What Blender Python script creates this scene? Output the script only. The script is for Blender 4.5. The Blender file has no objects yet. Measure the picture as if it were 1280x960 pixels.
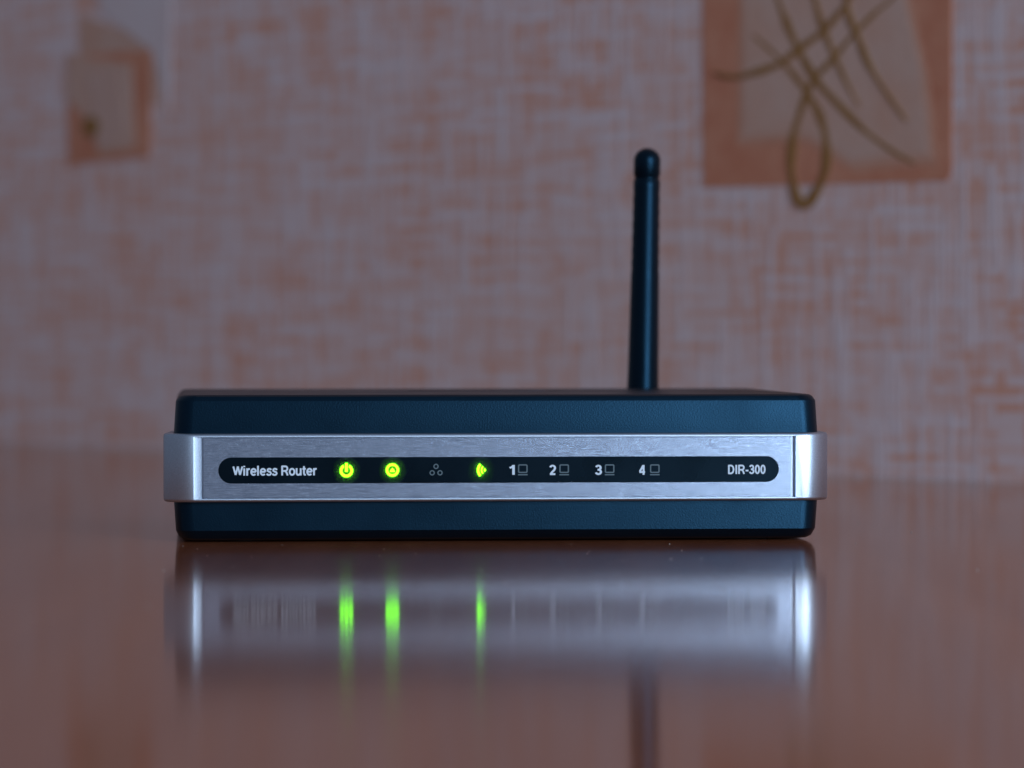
import bpy, bmesh, math
from mathutils import Vector, Matrix
R = math.radians
MM = 0.001
S = bpy.context.scene

# ------------------------------------------------------------------ camera
FPX, CX, CY, YH = 4990.0, 640.0, 480.0, 400.0        # focal length and centre in photo pixels, horizon row
CAM = Vector((0.0, -0.900, 0.0501))
cd = bpy.data.cameras.new('camera'); cam = bpy.data.objects.new('camera', cd)
S.collection.objects.link(cam); S.camera = cam
cd.sensor_width = 36.0; cd.lens = FPX / 1280 * 36.0
cd.clip_start = 0.01; cd.clip_end = 50
PITCH = math.atan((CY - YH) / FPX)
cam.location = CAM; cam.rotation_euler = (math.pi / 2 - PITCH, 0, 0)
cd.dof.use_dof = True; cd.dof.focus_distance = 0.901
cd.dof.aperture_fstop = cd.lens / 9.0                # a 9 mm wide aperture
cd.dof.aperture_blades = 0
# ------------------------------------------------------------------ light: a dim room with one tall window
w = bpy.data.worlds.new('World'); S.world = w; w.use_nodes = True
bg = w.node_tree.nodes['Background']; bg.inputs[0].default_value = (0.58, 0.73, 1.0, 1); bg.inputs[1].default_value = 0.20
def area(name, loc, target, sx, sy, power, col):
    l = bpy.data.lights.new(name, 'AREA'); l.shape = 'RECTANGLE'; l.size = sx; l.size_y = sy
    l.energy = power; l.color = col
    o = bpy.data.objects.new(name, l); S.collection.objects.link(o); o.location = loc
    o.rotation_euler = (Vector(target) - Vector(loc)).to_track_quat('-Z', 'Y').to_euler()
    return o
area('window_light', (1.30, -2.25, 0.60), (0, 0.2, 0.0), 1.0, 1.1, 56, (0.60, 0.79, 1.0))
# ------------------------------------------------------------------ exposure
S.view_settings.view_transform = 'Standard'; S.view_settings.look = 'None'
S.view_settings.exposure = 0.0; S.view_settings.gamma = 1.0; S.view_settings.use_curve_mapping = False
S.cycles.use_denoising = True; S.cycles.max_bounces = 6; S.cycles.diffuse_bounces = 2; S.cycles.glossy_bounces = 4; S.cycles.use_adaptive_sampling = False
S.cycles.sample_clamp_indirect = 0.0

# ------------------------------------------------------------------ helpers
def link(name, me, mat, parent=None):
    o = bpy.data.objects.new(name, me); S.collection.objects.link(o)
    if mat is not None: me.materials.clear(); me.materials.append(mat)
    if parent is not None: o.parent = parent
    return o
def from_bm(name, bm, mat, parent=None, smooth=None):
    bmesh.ops.recalc_face_normals(bm, faces=bm.faces)
    me = bpy.data.meshes.new(name); bm.to_mesh(me); bm.free()
    if smooth is not None:
        for p in me.polygons: p.use_smooth = True
        me.set_sharp_from_angle(angle=R(smooth))
    return link(name, me, mat, parent)

class N:                                              # a small node-tree writer
    def __init__(s, name):
        s.m = bpy.data.materials.new(name); s.m.use_nodes = True; s.t = s.m.node_tree
        s.b = s.t.nodes['Principled BSDF']
    def n(s, typ, **kw):
        x = s.t.nodes.new(typ)
        for k, v in kw.items(): setattr(x, k, v)
        return x
    def l(s, a, b): s.t.links.new(a, b)
    def put(s, sock, v):
        if isinstance(v, bpy.types.NodeSocket): s.l(v, sock)
        else: sock.default_value = v
    def math(s, op, a, b=0.0, c=0.0, clamp=False):
        x = s.n('ShaderNodeMath', operation=op, use_clamp=clamp)
        s.put(x.inputs[0], a); s.put(x.inputs[1], b); s.put(x.inputs[2], c); return x.outputs[0]
    def comb(s, a, b, c=0.0):
        x = s.n('ShaderNodeCombineXYZ')
        for i, v in enumerate((a, b, c)): s.put(x.inputs[i], v)
        return x.outputs[0]
    def coords(s):
        tc = s.n('ShaderNodeTexCoord'); sp = s.n('ShaderNodeSeparateXYZ'); s.l(tc.outputs['Object'], sp.inputs[0])
        return tc.outputs['Object'], sp.outputs[0], sp.outputs[1], sp.outputs[2]
    def noise(s, vec, scale, detail=2.0, rough=0.5, dim='3D'):
        x = s.n('ShaderNodeTexNoise', noise_dimensions=dim); s.l(vec, x.inputs['Vector'])
        x.inputs['Scale'].default_value = scale; x.inputs['Detail'].default_value = detail; x.inputs['Roughness'].default_value = rough
        return x.outputs['Fac']
    def map(s, v, a, b, c=0.0, d=1.0, smooth=False):
        x = s.n('ShaderNodeMapRange', clamp=True)
        if smooth: x.interpolation_type = 'SMOOTHSTEP'
        s.put(x.inputs[0], v)
        for i, q in zip((1, 2, 3, 4), (a, b, c, d)): s.put(x.inputs[i], q)
        return x.outputs[0]
    def mix(s, f, a, b):
        x = s.n('ShaderNodeMix', data_type='RGBA'); s.put(x.inputs[0], f); s.put(x.inputs[6], a); s.put(x.inputs[7], b); return x.outputs[2]
    def bump(s, h, dist, strength=1.0, normal=None):
        x = s.n('ShaderNodeBump'); x.inputs['Distance'].default_value = dist; x.inputs['Strength'].default_value = strength
        s.l(h, x.inputs['Height'])
        if normal is not None: s.l(normal, x.inputs['Normal'])
        return x.outputs[0]
    def set(s, **kw):
        for k, v in kw.items(): s.put(s.b.inputs[k.replace('_', ' ')], v)
        return s
def c4(r, g, b): return (r, g, b, 1.0)

# ------------------------------------------------------------------ materials
def dashes(k, along, across, L, H, thr, seed, soft=0.22):
    """random dashes of length L in rows of height H (0..1)"""
    row = k.math('FLOOR', k.math('DIVIDE', across, H))
    wn = k.n('ShaderNodeTexWhiteNoise', noise_dimensions='2D'); k.l(k.comb(row, seed), wn.inputs['Vector'])
    u = k.math('ADD', k.math('DIVIDE', along, L), k.math('MULTIPLY', wn.outputs['Value'], 9.0))
    cell = k.math('FLOOR', u)
    w2 = k.n('ShaderNodeTexWhiteNoise', noise_dimensions='3D'); k.l(k.comb(cell, row, seed + 3.7), w2.inputs['Vector'])
    on = k.map(w2.outputs['Value'], thr, 1.0, 0.0, 1.0)
    fr = k.math('FRACT', k.math('DIVIDE', across, H)); fu = k.math('FRACT', u)
    ea = k.math('MULTIPLY', k.map(fr, 0.0, soft, smooth=True), k.map(fr, 1.0, 1.0 - soft, smooth=True))
    eb = k.math('MULTIPLY', k.map(fu, 0.0, 0.16, smooth=True), k.map(fu, 1.0, 0.84, smooth=True))
    return k.math('MULTIPLY', on, k.math('MULTIPLY', ea, eb))

def wallpaper():
    k = N('wallpaper'); vec, u, n, v = k.coords()
    # hand-brushed wobble
    wob = k.noise(vec, 38.0, 2.0); wob2 = k.noise(vec, 31.0, 2.0)
    uu = k.math('ADD', u, k.math('MULTIPLY', k.math('SUBTRACT', wob, 0.5), 0.0028))
    vv = k.math('ADD', v, k.math('MULTIPLY', k.math('SUBTRACT', wob2, 0.5), 0.0028))
    cluster = k.noise(vec, 17.0, 2.0)
    h1 = dashes(k, uu, vv, 0.046, 0.0027, 0.46, 1.3)
    h2 = dashes(k, uu, vv, 0.026, 0.0020, 0.55, 5.1)
    v1 = dashes(k, vv, uu, 0.027, 0.0027, 0.46, 8.9)
    v2 = dashes(k, vv, uu, 0.016, 0.0020, 0.54, 12.2)
    pale = dashes(k, vv, uu, 0.032, 0.0026, 0.46, 20.4)
    pale2 = dashes(k, uu, vv, 0.026, 0.0027, 0.60, 24.4)
    red = k.math('ADD', k.math('ADD', h1, h2), k.math('ADD', k.math('MULTIPLY', v1, 0.85), v2))
    red = k.math('MULTIPLY', red, k.map(cluster, 0.3, 0.66, 0.6, 1.25))
    red = k.math('ADD', k.math('MULTIPLY', red, 0.70), k.map(k.noise(vec, 70.0, 2.0), 0.45, 0.8, 0.0, 0.3))
    red = k.math('MINIMUM', red, 1.0)
    lt = k.math('MINIMUM', k.math('ADD', pale, pale2), 1.0)
    col = k.mix(red, c4(0.78, 0.575, 0.555), c4(0.77, 0.365, 0.255))
    col = k.mix(k.math('MULTIPLY', lt, 0.7), col, c4(0.80, 0.70, 0.74))
    big = k.noise(vec, 5.0, 2.0)
    col = k.mix(k.map(big, 0.35, 0.7, 0.0, 0.22), col, c4(0.72, 0.48, 0.41))
    fib = k.noise(vec, 420.0, 3.0, 0.65)
    h = k.math('ADD', k.math('MULTIPLY', fib, 0.35), k.math('MULTIPLY', pale, 0.8))
    k.set(Base_Color=col, Roughness=0.62, Normal=k.bump(h, 0.0004, 0.45))
    k.b.inputs['Specular IOR Level'].default_value = 0.25
    return k.m
def print_mat(name, a, b, scale=55.0, lo=0.35, hi=0.7):
    k = N(name); vec, *_ = k.coords()
    f = k.map(k.noise(vec, scale, 3.0, 0.6), lo, hi)
    k.set(Base_Color=k.mix(f, a, b), Roughness=0.6, Normal=k.bump(k.noise(vec, 420.0, 3.0, 0.65), 0.0003, 0.8))
    k.b.inputs['Specular IOR Level'].default_value = 0.25
    return k.m
def table_mat():
    k = N('brown_laminate'); vec, x, y, z = k.coords()
    g = k.noise(k.comb(k.math('MULTIPLY', x, 55.0), k.math('MULTIPLY', y, 3.0)), 1.0, 4.0, 0.6)
    g2 = k.noise(k.comb(k.math('MULTIPLY', x, 420.0), k.math('MULTIPLY', y, 11.0)), 1.0, 3.0, 0.6)
    f = k.math('ADD', k.math('MULTIPLY', k.map(g, 0.3, 0.72), 0.7), k.math('MULTIPLY', k.map(g2, 0.3, 0.7), 0.3))
    col = k.mix(f, c4(0.34, 0.088, 0.034), c4(0.52, 0.165, 0.072))
    # a few specks of dust lying on the top
    vo = k.n('ShaderNodeTexVoronoi'); k.l(vec, vo.inputs['Vector']); vo.inputs['Scale'].default_value = 210.0
    sp = k.math('MULTIPLY', k.map(vo.outputs['Distance'], 0.075, 0.03), k.map(k.noise(vec, 47.0, 2.0), 0.60, 0.66))
    col = k.mix(k.math('MULTIPLY', sp, 0.8), col, c4(0.5, 0.47, 0.45))
    rough = k.math('ADD', k.map(k.noise(vec, 9.0, 3.0), 0.3, 0.7, 0.085, 0.108), k.math('MULTIPLY', sp, 0.5))
    # faint lacquer ripple running away from the viewer, it streaks the reflections
    rip = k.noise(k.comb(k.math('MULTIPLY', x, 260.0), k.math('MULTIPLY', y, 6.0)), 1.0, 2.0)
    nrm = k.bump(rip, 0.00002, 0.5)
    k.t.nodes.remove(k.b)
    df = k.n('ShaderNodeBsdfDiffuse'); k.l(col, df.inputs['Color'])
    gl = k.n('ShaderNodeBsdfAnisotropic', distribution='GGX'); gl.inputs['Color'].default_value = c4(0.98, 0.935, 0.90)
    k.l(rough, gl.inputs['Roughness']); k.l(nrm, gl.inputs['Normal'])
    fr = k.n('ShaderNodeFresnel'); fr.inputs['IOR'].default_value = 1.48
    mx = k.n('ShaderNodeMixShader'); k.l(fr.outputs[0], mx.inputs[0]); k.l(df.outputs[0], mx.inputs[1]); k.l(gl.outputs[0], mx.inputs[2])
    k.l(mx.outputs[0], k.t.nodes['Material Output'].inputs[0])
    return k.m
def plastic(name, col, rough, grain=0.0, gscale=2600.0, spec=0.5, tint=(1, 1, 1)):
    k = N(name); vec, *_ = k.coords()
    nz = k.noise(vec, gscale, 2.0, 0.6)
    k.set(Base_Color=c4(*col), Roughness=k.map(k.noise(vec, 60.0, 3.0), 0.3, 0.7, rough - 0.04, rough + 0.05), IOR=1.5, Specular_Tint=c4(*tint), Specular_IOR_Level=spec)
    if grain: k.set(Normal=k.bump(nz, grain, 1.0))
    return k.m
def silver():
    k = N('silver_paint'); vec, *_ = k.coords()
    fl = k.noise(vec, 5200.0, 2.0, 0.6)
    k.set(Base_Color=k.mix(k.map(fl, 0.3, 0.7), c4(0.45, 0.51, 0.60), c4(0.63, 0.70, 0.81)), Metallic=1.0,
          Roughness=0.38, Normal=k.bump(fl, 0.00003, 0.6))
    return k.m
def brushed():
    k = N('brushed_aluminium'); vec, x, y, z = k.coords()
    ln = k.noise(k.comb(k.math('MULTIPLY', x, 240.0), k.math('MULTIPLY', z, 6500.0)), 1.0, 3.0, 0.7)
    pit = k.noise(vec, 1500.0, 2.0, 0.6)
    f = k.math('ADD', k.math('MULTIPLY', k.map(ln, 0.25, 0.75), 0.75), k.math('MULTIPLY', k.map(pit, 0.56, 0.72), 0.32), clamp=True)
    k.set(Base_Color=k.mix(f, c4(0.26, 0.315, 0.42), c4(0.62, 0.69, 0.83)), Metallic=1.0,
          Roughness=k.map(ln, 0.2, 0.8, 0.21, 0.28), Normal=k.bump(ln, 0.000012, 0.5))
    return k.m
def emissive(name, col, strength):
    k = N(name); k.set(Base_Color=c4(0.05, 0.1, 0.03), Roughness=0.4, Emission_Color=c4(*col), Emission_Strength=strength); return k.m

def film():  # mostly clear added sheet that scatters the LED light into a halo
    k = N('led_halo_film'); t = k.t; t.nodes.remove(k.b)
    tr = k.n('ShaderNodeBsdfTransparent'); tl = k.n('ShaderNodeBsdfTranslucent'); tl.inputs[0].default_value = c4(0.6, 0.6, 0.6)
    mx = k.n('ShaderNodeMixShader'); mx.inputs[0].default_value = 0.16
    k.l(tr.outputs[0], mx.inputs[1]); k.l(tl.outputs[0], mx.inputs[2]); k.l(mx.outputs[0], t.nodes['Material Output'].inputs[0])
    return k.m
M = dict(
    film=film(),
    wall=wallpaper(), table=table_mat(),
    orange=print_mat('salmon_print', c4(0.62, 0.225, 0.13), c4(0.70, 0.31, 0.195)),
    panel=print_mat('faded_print', c4(0.64, 0.36, 0.265), c4(0.66, 0.43, 0.35), 40.0),
    panel2=print_mat('faded_print_edge', c4(0.63, 0.32, 0.22), c4(0.67, 0.385, 0.29), 40.0),
    panel3=print_mat('faded_print_rim', c4(0.62, 0.27, 0.17), c4(0.68, 0.345, 0.235), 40.0),
    panelp=print_mat('faded_print_heart', c4(0.64, 0.39, 0.31), c4(0.66, 0.43, 0.36), 30.0),
    pale=print_mat('pale_print', c4(0.72, 0.56, 0.55), c4(0.73, 0.60, 0.60), 30.0),
    brown=print_mat('gold_brown_print', c4(0.30, 0.135, 0.035), c4(0.37, 0.18, 0.06), 120.0),
    case=plastic('black_case_plastic', (0.0015, 0.004, 0.008), 0.36, 0.00003, 2700.0, 0.5, (0.16, 0.50, 0.85)),
    rubber=plastic('black_rubber', (0.002, 0.004, 0.007), 0.34, spec=0.4, tint=(0.16, 0.50, 0.85)),
    strip=plastic('smoked_strip', (0.001, 0.002, 0.004), 0.28, spec=0.2, tint=(0.35, 0.7, 1.0)),
    foot=plastic('foot_rubber', (0.01, 0.01, 0.011), 0.7),
    silver=silver(), brushed=brushed(),
    ink=plastic('white_ink', (0.68, 0.74, 0.82), 0.5),
    dim=plastic('unlit_icon_ink', (0.085, 0.125, 0.145), 0.45),
    led=emissive('green_led', (0.165, 1.0, 0.001), 7.6),
)

# ------------------------------------------------------------------ setting: wall and table top
WA = R(47.5)                                          # the wall runs away to the left
P0 = Vector((-0.171, 0.682, 0.0))
we, wn_ = Vector((math.cos(WA), -math.sin(WA), 0)), Vector((-math.sin(WA), -math.cos(WA), 0))
bm = bmesh.new()
bmesh.ops.create_cube(bm, size=1.0, matrix=Matrix.Translation((-0.15, 0.05, 0.45)) @ Matrix.Diagonal((3.1, 0.1, 1.9, 1)))
wall = from_bm('wall', bm, M['wall']); wall['kind'] = 'structure'
# local x along the wall, local -y faces the room
wall.matrix_world = Matrix(((we.x, -wn_.x, 0, P0.x), (we.y, -wn_.y, 0, P0.y), (0, 0, 1, 0), (0, 0, 0, 1)))

def ray(px, py):
    d = Vector(((px - CX) / FPX, 1.0, -(py - CY) / FPX))
    return Matrix.Rotation(-PITCH, 3, 'X') @ d
def on_wall(px, py):
    d = ray(px, py); t = (P0 - CAM).dot(wn_) / d.dot(wn_); p = CAM + d * t - P0
    return p.dot(we), p.z
def print_poly(name, pts, mat, off):
    bm = bmesh.new(); front = [bm.verts.new((u, -off, v)) for u, v in pts]; back = [bm.verts.new((u, 0.001, v)) for u, v in pts]
    bm.faces.new(front); bm.faces.new(back[::-1]); n = len(pts)
    for i in range(n): bm.faces.new((front[i], front[(i + 1) % n], back[(i + 1) % n], back[i]))
    return from_bm(name, bm, mat, wall)
def poly_px(pts): return [on_wall(*p) for p in pts]
# large salmon print
u0, vb = on_wall(880, 232); u1, vb2 = on_wall(1190, 226); vb = (vb + vb2) / 2; ht = (u1 - u0) * 1.12
print_poly('printed_square', [(u0, vb), (u1 - 0.002, vb - 0.0005), (u1, vb + 0.002), (u1, vb + ht), (u0 - 0.001, vb + ht)], M['orange'], 0.0003)
W_ = u1 - u0
ring_ = [(.16, .14), (.45, .13), (.62, .05), (.93, .06), (.90, .30), (.80, .62), (.70, .98), (.17, .99)]
for q, (grow, mt) in enumerate(((1.045, 'panel3'), (1.0, 'panel2'), (0.955, 'panel'))):
    print_poly('printed_panel', [(u0 + (.52 + (a - .52) * grow) * W_, vb + (.48 + (b - .48) * grow) * W_) for a, b in ring_], M[mt], 0.0004 + 0.00008 * q)
# small salmon print
print_poly('printed_shade', poly_px([(100, 18), (196, 52), (200, 130), (98, 130)]), M['panel'], 0.0002)
print_poly('printed_shade', poly_px([(118, -25), (215, -12), (212, 140), (190, 62), (130, 18)]), M['pale'], 0.00035)
print_poly('printed_square', poly_px([(84, 70), (190, 62), (188, 196), (86, 206)]), M['orange'], 0.0004)
print_poly('printed_panel', poly_px([(86, 66), (120, 74), (166, 80), (170, 184), (128, 194), (104, 142), (84, 122)]), M['panel'], 0.0006)
print_poly('printed_panel', poly_px([(110, 90), (150, 88), (160, 160), (152, 182), (126, 184), (122, 150)]), M['panelp'], 0.0008)
cu, cv = on_wall(116, 158)
print_poly('printed_dot', [(cu + 0.0054 * math.cos(t * math.pi / 8), cv + 0.0040 * math.sin(t * math.pi / 8)) for t in range(16)], M['brown'], 0.001)
# looping brush strokes over the large print
def catmull(pts, n=10):
    P = [Vector((2 * pts[0][0] - pts[1][0], 2 * pts[0][1] - pts[1][1]))] + [Vector(p) for p in pts] + [Vector((2 * pts[-1][0] - pts[-2][0], 2 * pts[-1][1] - pts[-2][1]))]
    out = []
    for i in range(1, len(P) - 2):
        for j in range(n):
            t = j / n; p0, p1, p2, p3 = P[i - 1], P[i], P[i + 1], P[i + 2]
            out.append(0.5 * ((2 * p1) + (p2 - p0) * t + (2 * p0 - 5 * p1 + 4 * p2 - p3) * t * t + (3 * p1 - p0 - 3 * p2 + p3) * t ** 3))
    out.append(P[-2]); return out
def swirl(pts, wmm, off, taper=(0.25, 0.25)):
    q = catmull([on_wall(840 + x * 0.34375, y * 0.34375) for x, y in pts]); n = len(q)
    bm = bmesh.new(); prev = None
    for i, p in enumerate(q):
        d = (q[min(i + 1, n - 1)] - q[max(i - 1, 0)]).normalized(); nn = Vector((-d.y, d.x)); t = i / (n - 1)
        f = min(1.0, taper[0] + (1 - taper[0]) * t / 0.25, taper[1] + (1 - taper[1]) * (1 - t) / 0.4)
        hw = wmm * MM * 0.5 * f * (1 + 0.18 * math.sin(i * 0.37))
        ring = [bm.verts.new((p.x + nn.x * s, y, p.y + nn.y * s)) for s, y in ((hw, 0.0005), (hw * .9, -off), (0, -off * 1.25), (-hw * .9, -off), (-hw, 0.0005))]
        if prev:
            for j in range(4): bm.faces.new((prev[j], prev[j + 1], ring[j + 1], ring[j]))
        prev = ring
    return from_bm('printed_stroke', bm, M['brown'], wall, 60)
swirl([(300, 130), (380, 200), (440, 265), (500, 345), (545, 430), (565, 520), (560, 620), (520, 710), (480, 745), (455, 715), (437, 620), (445, 500),
       (480, 380), (520, 290), (590, 215), (660, 130), (740, 50), (800, 0), (880, -90)], 3.6, 0.0006)
swirl([(350, -120), (390, 0), (420, 80), (460, 170), (525, 285), (600, 370), (700, 470), (800, 545), (890, 595)], 2.9, 0.0007)
swirl([(500, -110), (525, 0), (550, 90), (590, 190), (640, 300), (690, 390)], 2.4, 0.0008, (.4, .1))
swirl([(630, -110), (640, 0), (650, 60), (680, 130), (720, 230), (780, 330), (860, 440)], 2.4, 0.0009)
swirl([(160, 265), (230, 280), (320, 260), (400, 230), (480, 170), (560, 110), (620, 40), (650, 0), (690, -90)], 2.4, 0.0010)

# table top: back edge butts against the wall
def wall_y(x): return P0.y - (x - P0.x) * math.tan(WA) - 0.0006
bm = bmesh.new(); xl, xr, yf = -0.95, 0.72, -0.64
pts = [(xl, yf), (xr, yf), (xr, wall_y(xr)), (xl, wall_y(xl))]
top = [bm.verts.new((x, y, 0)) for x, y in pts]; bot = [bm.verts.new((x, y, -0.028)) for x, y in pts]
bm.faces.new(top); bm.faces.new(bot[::-1])
for i in range(4): bm.faces.new((top[i], top[(i + 1) % 4], bot[(i + 1) % 4], bot[i]))
bmesh.ops.bevel(bm, geom=[e for e in bm.edges if all(abs(v.co.y - yf) < 1e-6 for v in e.verts)], offset=0.002, segments=3, affect='EDGES')
table = from_bm('table_top', bm, M['table']); table['kind'] = 'structure'

# ------------------------------------------------------------------ the router
YAW = R(4.5)
rt = bpy.data.objects.new('wireless_router', None); S.collection.objects.link(rt)
rt.empty_display_size = 0.02
RO = Vector((-0.0028, 0.0, 0.0)); rt.location = RO; rt.rotation_euler = (0, 0, YAW)
rt['label'] = 'black wireless router with brushed silver front band and upright antenna on brown table'
rt['category'] = 'router'
RM = Matrix.Rotation(YAW, 3, 'Z')
def on_front(px, py, y=0.0):                          # photo pixel -> router x, z on the plane local y
    d = RM.inverted() @ ray(px, py); o = RM.inverted() @ (CAM - RO)
    t = (y - o.y) / d.y; p = o + d * t
    return p.x, p.z

def rrect(hw, y0, y1, r, n=7):                        # rounded rectangle, counter-clockwise from front right
    out = []
    for cx, cy, a0 in ((hw - r, y0 + r, -90), (hw - r, y1 - r, 0), (-hw + r, y1 - r, 90), (-hw + r, y0 + r, 180)):
        for i in range(n + 1):
            a = R(a0 + 90 * i / n); out.append((cx + r * math.cos(a), cy + r * math.sin(a)))
    return out
def loft(levels, n=7, cap=(True, True)):
    bm = bmesh.new(); rings = []
    for hw, y0, y1, r, z in levels:
        rings.append([bm.verts.new((x * MM, y * MM, z * MM)) for x, y in rrect(hw, y0, y1, r, n)])
    for a, b in zip(rings, rings[1:]):
        for i in range(len(a)): bm.faces.new((a[i], a[(i + 1) % len(a)], b[(i + 1) % len(a)], b[i]))
    if cap[0]: bm.faces.new(rings[0][::-1])
    if cap[1]: bm.faces.new(rings[-1])
    return bm
F, B = 2.2, 112.0                                     # case front and back in router y (mm)
lid = loft([
    (73.3, F, B, 4.2, 17.0), (73.3, F, B, 4.2, 24.0), (72.8, F + .1, B - .3, 4.2, 31.75), (72.7, F + .16, B - .4, 4.15, 31.95),
    (72.1, F + .55, B - .9, 4.0, 32.8), (71.5, F + 1.1, B - 1.4, 3.8, 33.15), (70.8, F + 1.8, B - 2.1, 3.5, 33.25),
    (66, F + 6, B - 8, 3.0, 33.27)])
for v in lid.verts:
    if v.co.z > 0.031: v.co.z -= 0.0045 * max(0.0, v.co.y - 0.004)
from_bm('top_shell', lid, M['case'], rt, 32)
from_bm('bottom_shell', loft([
    (68.5, F + 4.0, B - 4, 3.4, 0.40), (71.0, F + 2.2, B - 2.0, 3.6, 0.45), (72.0, F + 1.2, B - 1.0, 3.9, 1.05), (72.7, F + .3, B - .4, 4.15, 2.45), (72.8, F + .1, B - .3, 4.2, 2.7),
    (73.3, F, B, 4.2, 10.0), (73.3, F, B, 4.2, 16.85)]), M['case'], rt, 32)
for sx in (-1, 1):
    for fy in (14, 100):
        bm = bmesh.new(); bmesh.ops.create_cone(bm, cap_ends=True, segments=24, radius1=5.0 * MM, radius2=4.6 * MM, depth=0.6 * MM, matrix=Matrix.Translation((sx * 58 * MM, fy * MM, 0.3 * MM)))
        from_bm('foot', bm, M['foot'], rt, 40)
# emblem pad on the lid
bm = loft([(19, 62, 84, 8, 32.7), (19, 62, 84, 8, 33.05), (18.7, 62.3, 83.7, 7.7, 33.11)]); bmesh.ops.translate(bm, verts=bm.verts, vec=(2 * MM, 0, 0))
from_bm('emblem_pad', bm, M['rubber'], rt, 32)

# silver band: a strip that wraps the front and both corners, with a window for the face plate
BH, BR = 75.6, 6.8                                    # half width and corner radius, mm
zb0, zb1 = on_front(619, 627)[1] / MM, on_front(619, 541.5)[1] / MM
px0, px1 = on_front(253, 588)[0] / MM, on_front(989.5, 588)[0] / MM
pz0, pz1 = on_front(619, 622.3)[1] / MM, on_front(619, 546.3)[1] / MM
def band():
    # the outline in plan, from the left end round to the right end, as (x, y, nx, ny)
    path = []; end = 26.0
    path.append((-BH + 1.2, end, -1, 0)); path.append((-BH + .5, end * .6, -1, 0)); path.append((-BH, BR + 3, -1, 0))
    for i in range(15):
        a = R(180 + 90 * i / 14); path.append((-BH + BR + BR * math.cos(a), BR + BR * math.sin(a), math.cos(a), math.sin(a)))
    left = len(path)
    for i in range(15):
        a = R(270 + 90 * i / 14); path.append((BH - BR + BR * math.cos(a), BR + BR * math.sin(a), math.cos(a), math.sin(a)))
    path += [(BH, BR + 3, 1, 0), (BH - .5, end * .6, 1, 0), (BH - 1.2, end, 1, 0)]
    rnd = 0.75
    prof = [(2.2, zb0), (rnd, zb0)] + [(rnd - rnd * math.sin(R(a)), zb0 + rnd - rnd * math.cos(R(a))) for a in (20, 40, 60, 90)] \
         + [(rnd - rnd * math.sin(R(a)), zb1 - rnd + rnd * math.cos(R(a))) for a in (90, 60, 40, 20)] + [(rnd, zb1), (2.2, zb1)]
    bm = bmesh.new(); rings = []
    for x, y, nx, ny in path:
        rings.append([bm.verts.new(((x - nx * d) * MM, (y - ny * d) * MM, z * MM)) for d, z in prof])
    n = len(prof); mid = 5
    for i, (a, b) in enumerate(zip(rings, rings[1:])):
        for j in range(n):
            if i == left - 1 and j == mid: continue   # the front face is framed below
            bm.faces.new((a[j], a[(j + 1) % n], b[(j + 1) % n], b[j]))
    bm.faces.new(rings[0]); bm.faces.new(rings[-1][::-1])
    # frame round the opening, then a sloped rebate and its floor
    A, Bq = rings[left - 1], rings[left]
    outer = [A[mid], Bq[mid], Bq[mid + 1], A[mid + 1]]
    def rect(x0, x1, z0, z1, y): return [bm.verts.new((x * MM, y * MM, z * MM)) for x, z in ((x0, z0), (x1, z0), (x1, z1), (x0, z1))]
    lip = rect(px0 - 1.9, px1 + .95, pz0 - .28, pz1 + .28, 0.0)
    inn = rect(px0 - .15, px1 + .8, pz0 - .16, pz1 + .16, 0.92)
    flo = rect(px0 - .15, px1 + .8, pz0 - .16, pz1 + .16, 1.5)
    for a, b in ((outer, lip), (lip, inn), (inn, flo)):
        for i in range(4): bm.faces.new((a[i], a[(i + 1) % 4], b[(i + 1) % 4], b[i]))
    bm.faces.new(flo)
    return bm
from_bm('front_band', band(), M['silver'], rt, 30)
bm = bmesh.new()
PY = 0.45                                             # plate surface, router y in mm
bmesh.ops.create_cube(bm, size=1.0, matrix=Matrix.Translation(((px0 + px1) / 2 * MM, (PY + .4) * MM, (pz0 + pz1) / 2 * MM)) @ Matrix.Diagonal(((px1 - px0) * MM, 0.8 * MM, (pz1 - pz0) * MM, 1)))
bmesh.ops.bevel(bm, geom=[e for e in bm.edges if all(v.co.y < (PY + .1) * MM for v in e.verts)], offset=0.22 * MM, segments=2, affect='EDGES')
plate = from_bm('face_plate', bm, M['brushed'], rt, 25)

# black strip with rounded ends, lettering and icons; positions read off the photograph on the plate's plane
y_ = PY * MM
sx0, sz0 = on_front(273, 604, y_); sx1, sz1 = on_front(973.5, 570, y_); sz0 = (sz0 + on_front(940, 603, y_)[1]) / 2
def flat(name, outlines, mat, parent, y0, th, holes=()):
    """prism(s) whose front lies at router y0 - th; outlines are closed x,z loops"""
    bm = bmesh.new()
    for o in outlines:
        f = [bm.verts.new((x, y0 - th, z)) for x, z in o]; b = [bm.verts.new((x, y0 + 0.00002, z)) for x, z in o]; n = len(o)
        bm.faces.new(f); bm.faces.new(b[::-1])
        for i in range(n): bm.faces.new((f[i], f[(i + 1) % n], b[(i + 1) % n], b[i]))
    return from_bm(name, bm, mat, parent)
def strips(name, quads, mat, parent, y0, th):          # ribbons of quads: list of (outer loop, inner loop, closed)
    bm = bmesh.new()
    for o, i_, closed in quads:
        n = len(o); f = [[bm.verts.new((x, y, z)) for x, z in L] for y in (y0 - th, y0 + 0.00002) for L in (o, i_)]
        for k in range(n if closed else n - 1):
            q = (k + 1) % n
            bm.faces.new((f[0][k], f[0][q], f[1][q], f[1][k])); bm.faces.new((f[2][k], f[3][k], f[3][q], f[2][q]))
            bm.faces.new((f[0][k], f[2][k], f[2][q], f[0][q])); bm.faces.new((f[1][k], f[1][q], f[3][q], f[3][k]))
        if not closed:
            for k in (0, n - 1): bm.faces.new((f[0][k], f[1][k], f[3][k], f[2][k]))
    return from_bm(name, bm, mat, parent)
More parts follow.
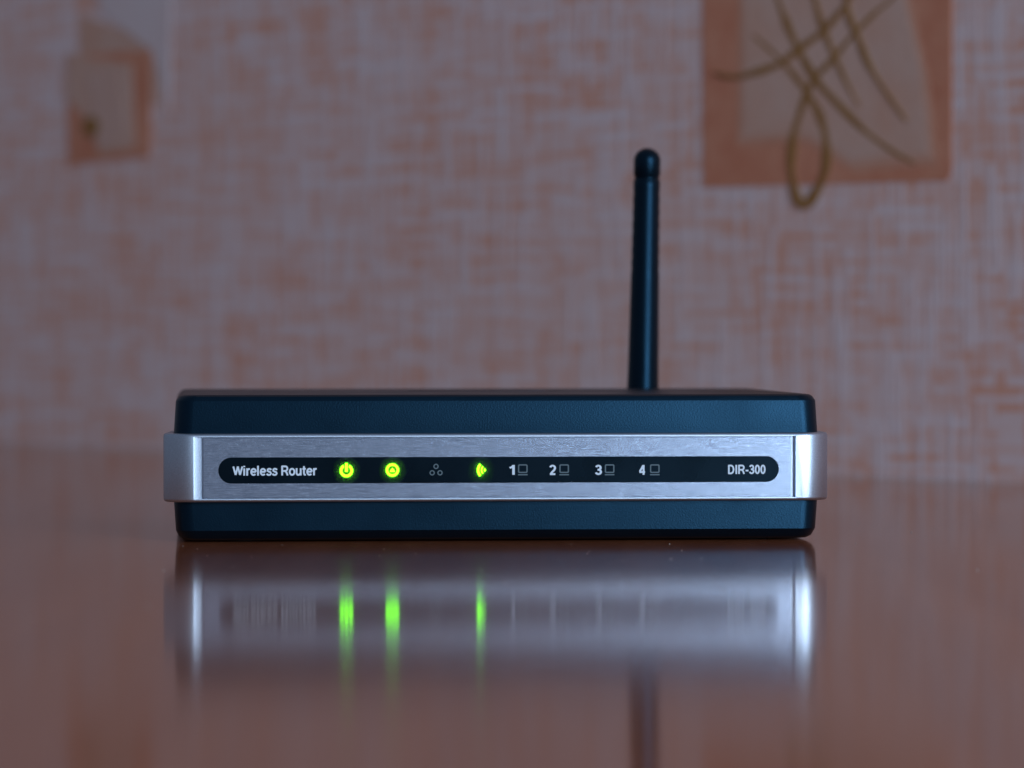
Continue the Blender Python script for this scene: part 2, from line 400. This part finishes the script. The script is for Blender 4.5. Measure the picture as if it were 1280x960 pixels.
def arc(cx, cz, r, a0, a1, n=20): return [(cx + r * math.cos(R(a0 + (a1 - a0) * i / n)), cz + r * math.sin(R(a0 + (a1 - a0) * i / n))) for i in range(n + 1)]
rr = (sz1 - sz0) / 2; zc = (sz1 + sz0) / 2
strip = flat('display_strip', [arc(sx1 - rr, zc, rr, -90, 90) + arc(sx0 + rr, zc, rr, 90, 270)], M['strip'], rt, y_, 0.00012)
ys = y_ - 0.00012
PX = (on_front(700, 588, y_)[0] - on_front(600, 588, y_)[0]) / 100       # metres per photo pixel on the plate
def at(px, py): return on_front(px, py, ys)

# strokes of a bold grotesque, x to the right and z up in units of the capital height
def _arc(cx, cz, rx, rz, a0, a1, n=10): return [(cx + rx * math.cos(R(a0 + (a1 - a0) * i / n)), cz + rz * math.sin(R(a0 + (a1 - a0) * i / n))) for i in range(n + 1)]
GLYPH = {                                             # advance, strokes on the stroke's centre line
    'W': (1.02, [[(.03, .93), (.27, .07)], [(.27, .07), (.49, .93)], [(.49, .93), (.71, .07)], [(.71, .07), (.95, .93)]]),
    'i': (.30, [[(.12, 0), (.12, .74)], [(.12, .86), (.12, 1.0)]]),
    'r': (.44, [[(.12, 0), (.12, .74)], [(.12, .46), (.18, .60), (.28, .67), (.40, .66)]]),
    'e': (.66, [[(.10, .38), (.56, .38)], _arc(.33, .37, .24, .31, 2, 318, 16)]),
    'l': (.30, [[(.12, 0), (.12, 1.0)]]),
    's': (.58, [[(.50, .56), (.43, .66), (.28, .69), (.14, .62), (.13, .48), (.28, .40), (.44, .33), (.49, .20), (.40, .08), (.25, .05), (.12, .09), (.07, .19)]]),
    ' ': (.34, []),
    'R': (.80, [[(.12, 0), (.12, 1.0)], [(.12, .93), (.42, .93)] + _arc(.45, .70, .20, .23, 80, -80) + [(.42, .46), (.12, .46)], [(.44, .46), (.58, .28), (.68, 0)]]),
    'o': (.68, [_arc(.33, .37, .24, .31, 0, 360, 20)]),
    'u': (.66, [[(.11, .74), (.11, .28)] + _arc(.29, .25, .18, .19, 180, 300) + [(.50, .20), (.53, .30)], [(.53, 0), (.53, .74)]]),
    't': (.44, [[(.20, .95), (.20, .18), (.26, .07), (.40, .07)], [(.04, .67), (.39, .67)]]),
    'D': (.80, [[(.12, 0), (.12, 1.0)], [(.12, .93), (.34, .93)] + _arc(.34, .50, .30, .43, 80, -80) + [(.34, .07), (.12, .07)]]),
    'I': (.32, [[(.14, 0), (.14, 1.0)]]),
    '-': (.42, [[(.04, .37), (.36, .37)]]),
    '0': (.62, [_arc(.30, .50, .20, .43, 0, 360, 20)]),
    '1': (.62, [[(.36, 0), (.36, 1.0)], [(.36, .93), (.24, .78), (.08, .70)]]),
    '2': (.62, [_arc(.30, .70, .21, .23, 165, -20) + [(.44, .48), (.26, .28), (.13, .08)], [(.06, .07), (.54, .07)]]),
    '3': (.62, [_arc(.29, .72, .19, .21, 165, -80) + [(.22, .52)], _arc(.29, .29, .22, .22, 88, -165)]),
    '4': (.62, [[(.44, 0), (.44, 1.0)], [(.40, .95), (.08, .32)], [(.04, .28), (.58, .28)]]),
}
def lettering(name, body, x0, x1, ytop, ybot, weight=0.185):
    strokes = []; pen = 0.0
    for ch in body:
        adv, st = GLYPH[ch]; strokes += [[Vector((pen + x, z)) for x, z in q] for q in st]; pen += adv
    lo = min(p.x for q in strokes for p in q) - weight / 2; hi = max(p.x for q in strokes for p in q) + weight / 2
    ax, az = at(x0, ybot); bx, bz = at(x1, ytop); fx = (bx - ax) / (hi - lo); fz = bz - az
    bm = bmesh.new()
    for si, q in enumerate(strokes):
        n = len(q); closed = (q[0] - q[-1]).length < 1e-4; prev = None; y = ys - 0.00003 - 0.000002 * (si % 7)
        for i, p in enumerate(q):
            a = q[i - 1] if i else (q[-2] if closed else p); b = q[i + 1] if i < n - 1 else (q[1] if closed else p)
            d = (b - a).normalized(); nn = Vector((-d.y, d.x)) * weight / 2
            ring = [bm.verts.new((ax + (c.x - lo) * fx, yy, az + c.y * fz)) for c, yy in ((p + nn, ys), (p + nn, y), (p - nn, y), (p - nn, ys))]
            if prev:
                for j in range(3): bm.faces.new((prev[j], prev[j + 1], ring[j + 1], ring[j]))
            prev = ring
    return from_bm(name, bm, M['ink'], strip)
lettering('lettering', 'Wireless Router', 290.5, 397, 582, 594.5)
lettering('lettering', 'DIR-300', 910, 957, 581, 592.5)
for ch, a, b in (('1', 635.5, 643.5), ('2', 686, 695.5), ('3', 743.5, 752.5), ('4', 798, 807.5)):
    lettering('port_number', ch, a, b, 581.2, 593.5, 0.19)

def disc(cx, cz, r, a0=0, n=28): return arc(cx, cz, r, a0, a0 + 360 * (n - 1) / n, n - 1)
TH = 0.00006
# power: disc cut by a U-shaped gap with a bar standing in it
cx, cz = at(433, 588.3); u = PX
a0 = 118; ring = (arc(cx, cz, 8.4 * u, a0, a0 + 304, 30), arc(cx, cz, 4.9 * u, a0, a0 + 304, 30), False)
o = strips('power_light', [ring], M['led'], strip, ys, TH)
bar = [(cx - 1.8 * u, cz - 1.5 * u), (cx + 1.8 * u, cz - 1.5 * u), (cx + 1.8 * u, cz + 9.5 * u), (cx - 1.8 * u, cz + 9.5 * u)]
flat('symbol_bar', [bar], M['led'], o, ys, TH)
# internet: ring round a small mound
cx, cz = at(490.5, 587.5)
o = strips('internet_light', [(disc(cx, cz, 8.4 * u), disc(cx, cz, 5.1 * u), True)], M['led'], strip, ys, TH)
flat('symbol_mound', [[(cx - 3.4 * u, cz - 2.6 * u), (cx + 3.4 * u, cz - 2.6 * u), (cx + 2.6 * u, cz + .2 * u), (cx, cz + 3 * u), (cx - 2.6 * u, cz + .2 * u)]], M['led'], o, ys, TH)
# unlit three linked rings
rings = []
for dx, dy in ((545, 583), (540.2, 591), (550, 591)):
    cx, cz = at(dx, dy); rings.append((disc(cx, cz, 3.3 * u), disc(cx, cz, 1.9 * u), True))
strips('link_icon', rings, M['dim'], strip, ys, TH)
# wireless: dot and arcs opening to the right
cx, cz = at(608.0, 587.5)
sb = [(arc(cx, cz, ro * u, 180 - ha, 180 + ha, 14), arc(cx, cz, ri * u, 180 - ha, 180 + ha, 14), False) for ro, ri, ha in ((12.0, 8.7, 44), (7.2, 4.9, 46), (3.4, 0.8, 48))]
strips('wireless_light', sb, M['led'], strip, ys, TH)
# computers of the four sockets
def rsq(cx, cz, hw, hh, r):
    out = []
    for sx, sz, a in ((1, -1, -90), (1, 1, 0), (-1, 1, 90), (-1, -1, 180)): out += arc(cx + sx * (hw - r), cz + sz * (hh - r), r, a, a + 90, 4)
    return out
for cxp in (653.5, 705.2, 762, 818.5):
    cx, cz = at(cxp, 585.8)
    q = [(rsq(cx, cz, 6.0 * u, 5.4 * u, 1.8 * u), rsq(cx, cz, 4.5 * u, 3.9 * u, .9 * u), True)]
    zl = cz - 7.6 * u
    q.append(([(cx - 6 * u, zl + .8 * u), (cx + 6 * u, zl + .8 * u)], [(cx - 6 * u, zl - .7 * u), (cx + 6 * u, zl - .7 * u)], False))
    strips('computer_icon', q, M['dim'], strip, ys, TH)

for cxp, par in ((433, 'power_light'), (490.5, 'internet_light'), (601, 'wireless_light')):  # added discs floating over the lit icons, only there to give a green halo
    cx, cz = at(cxp, 588)
    bm = bmesh.new(); bm.faces.new([bm.verts.new((x, ys - 0.00055, z)) for x, z in disc(cx, cz, 17 * u, n=36)])
    from_bm('halo_film', bm, M['film'], strip)

# antenna: stands behind the case on a hinge
AY = 119.0
ax, _ = on_front(803.5, 487, AY * MM); tx, tz = on_front(809.3, 185, AY * MM); bx, bz = on_front(803.5, 487, AY * MM)
z0 = 0.016; x0 = bx + (tx - bx) * (z0 - bz) / (tz - bz)
def lathe(prof, n=32):
    bm = bmesh.new(); prev = None
    for r, z in prof:
        ring = [bm.verts.new((r * math.cos(2 * math.pi * i / n), r * math.sin(2 * math.pi * i / n), z)) for i in range(n)]
        if prev:
            for i in range(n): bm.faces.new((prev[i], prev[(i + 1) % n], ring[(i + 1) % n], ring[i]))
        else: bm.faces.new(ring[::-1])
        prev = ring
    bm.faces.new(prev); return bm
H = tz - z0; sc = 1.0 / (FPX / (CAM - Vector((0, AY * MM, 0))).length)   # metres per photo pixel at the antenna
rb, rtp = 20.0 * sc, 16.4 * sc
def rad(z):
    t = (z - (bz - z0)) / (H - (bz - z0))              # 0 at the lid line, 1 at the tip
    return rb + (rtp - rb) * min(1, max(-0.3, t) ** 0.7 if t > 0 else t) + 0.0
prof = [(rad(0) * .8, 0.0), (rad(0), 0.002)]
zt = H - 39 * sc
k = 0
while True:
    z = 0.004 + k * 0.0016
    if z > zt - 0.001: break
    d = 0.00010 if (z > H - 0.034 and k % 2) else 0.0
    prof.append((rad(z) - d, z)); k += 1
prof += [(rad(zt), zt - .0004), (rad(zt) - .0003, zt)]
def place(o): o.location = (x0, AY * MM, z0); o.rotation_euler = (0, math.atan2(tx - x0, H), 0); return o
ant = place(from_bm('antenna', lathe(prof), M['rubber'], rt, 40))
tr = 16.8 * sc
tip = [(tr - .00025, zt - .0001), (tr - .00025, zt + .0007), (tr, zt + .0010), (tr, H - tr * .95)] + [(tr * math.cos(R(a)), H - tr * .95 + tr * .95 * math.sin(R(a))) for a in range(10, 90, 10)] + [(tr * .05, H)]
from_bm('tip_cap', lathe(tip), M['rubber'], ant, 40)
bm = lathe([(.0042, -.0005), (.0046, .0005), (.0046, .0085), (.0042, .0095)]); bmesh.ops.rotate(bm, verts=bm.verts, matrix=Matrix.Rotation(R(90), 3, 'X'))
bmesh.ops.translate(bm, verts=bm.verts, vec=(x0, (AY + 3.2) * MM, z0 - .001))
from_bm('antenna_hinge', bm, M['rubber'], rt, 40)

# specks of dust lying on the table round the router
import random
rng = random.Random(4)
bm = bmesh.new()
for i in range(170):
    x = rng.uniform(-0.11, 0.11); y = rng.uniform(-0.26, 0.10)
    p = RM.inverted() @ (Vector((x, y, 0)) - RO)
    if abs(p.x) < 0.0755 and p.y > -0.0005: continue
    r = rng.choice((0.00004, 0.00005, 0.00006, 0.00007, 0.00011)) * rng.uniform(.7, 1.3)
    m_ = Matrix.Translation((x, y, r * .75)) @ Matrix.Rotation(rng.uniform(0, 6.3), 4, 'Z') @ Matrix.Diagonal((rng.uniform(.8, 2.4), rng.uniform(.8, 1.4), 1, 1))
    bmesh.ops.create_icosphere(bm, subdivisions=1, radius=r, matrix=m_)
dust = from_bm('dust', bm, plastic('grey_dust', (0.34, 0.30, 0.28), 0.9), None)
dust['kind'] = 'stuff'; dust['label'] = 'fine pale dust specks scattered over the brown table'; dust['category'] = 'dust'
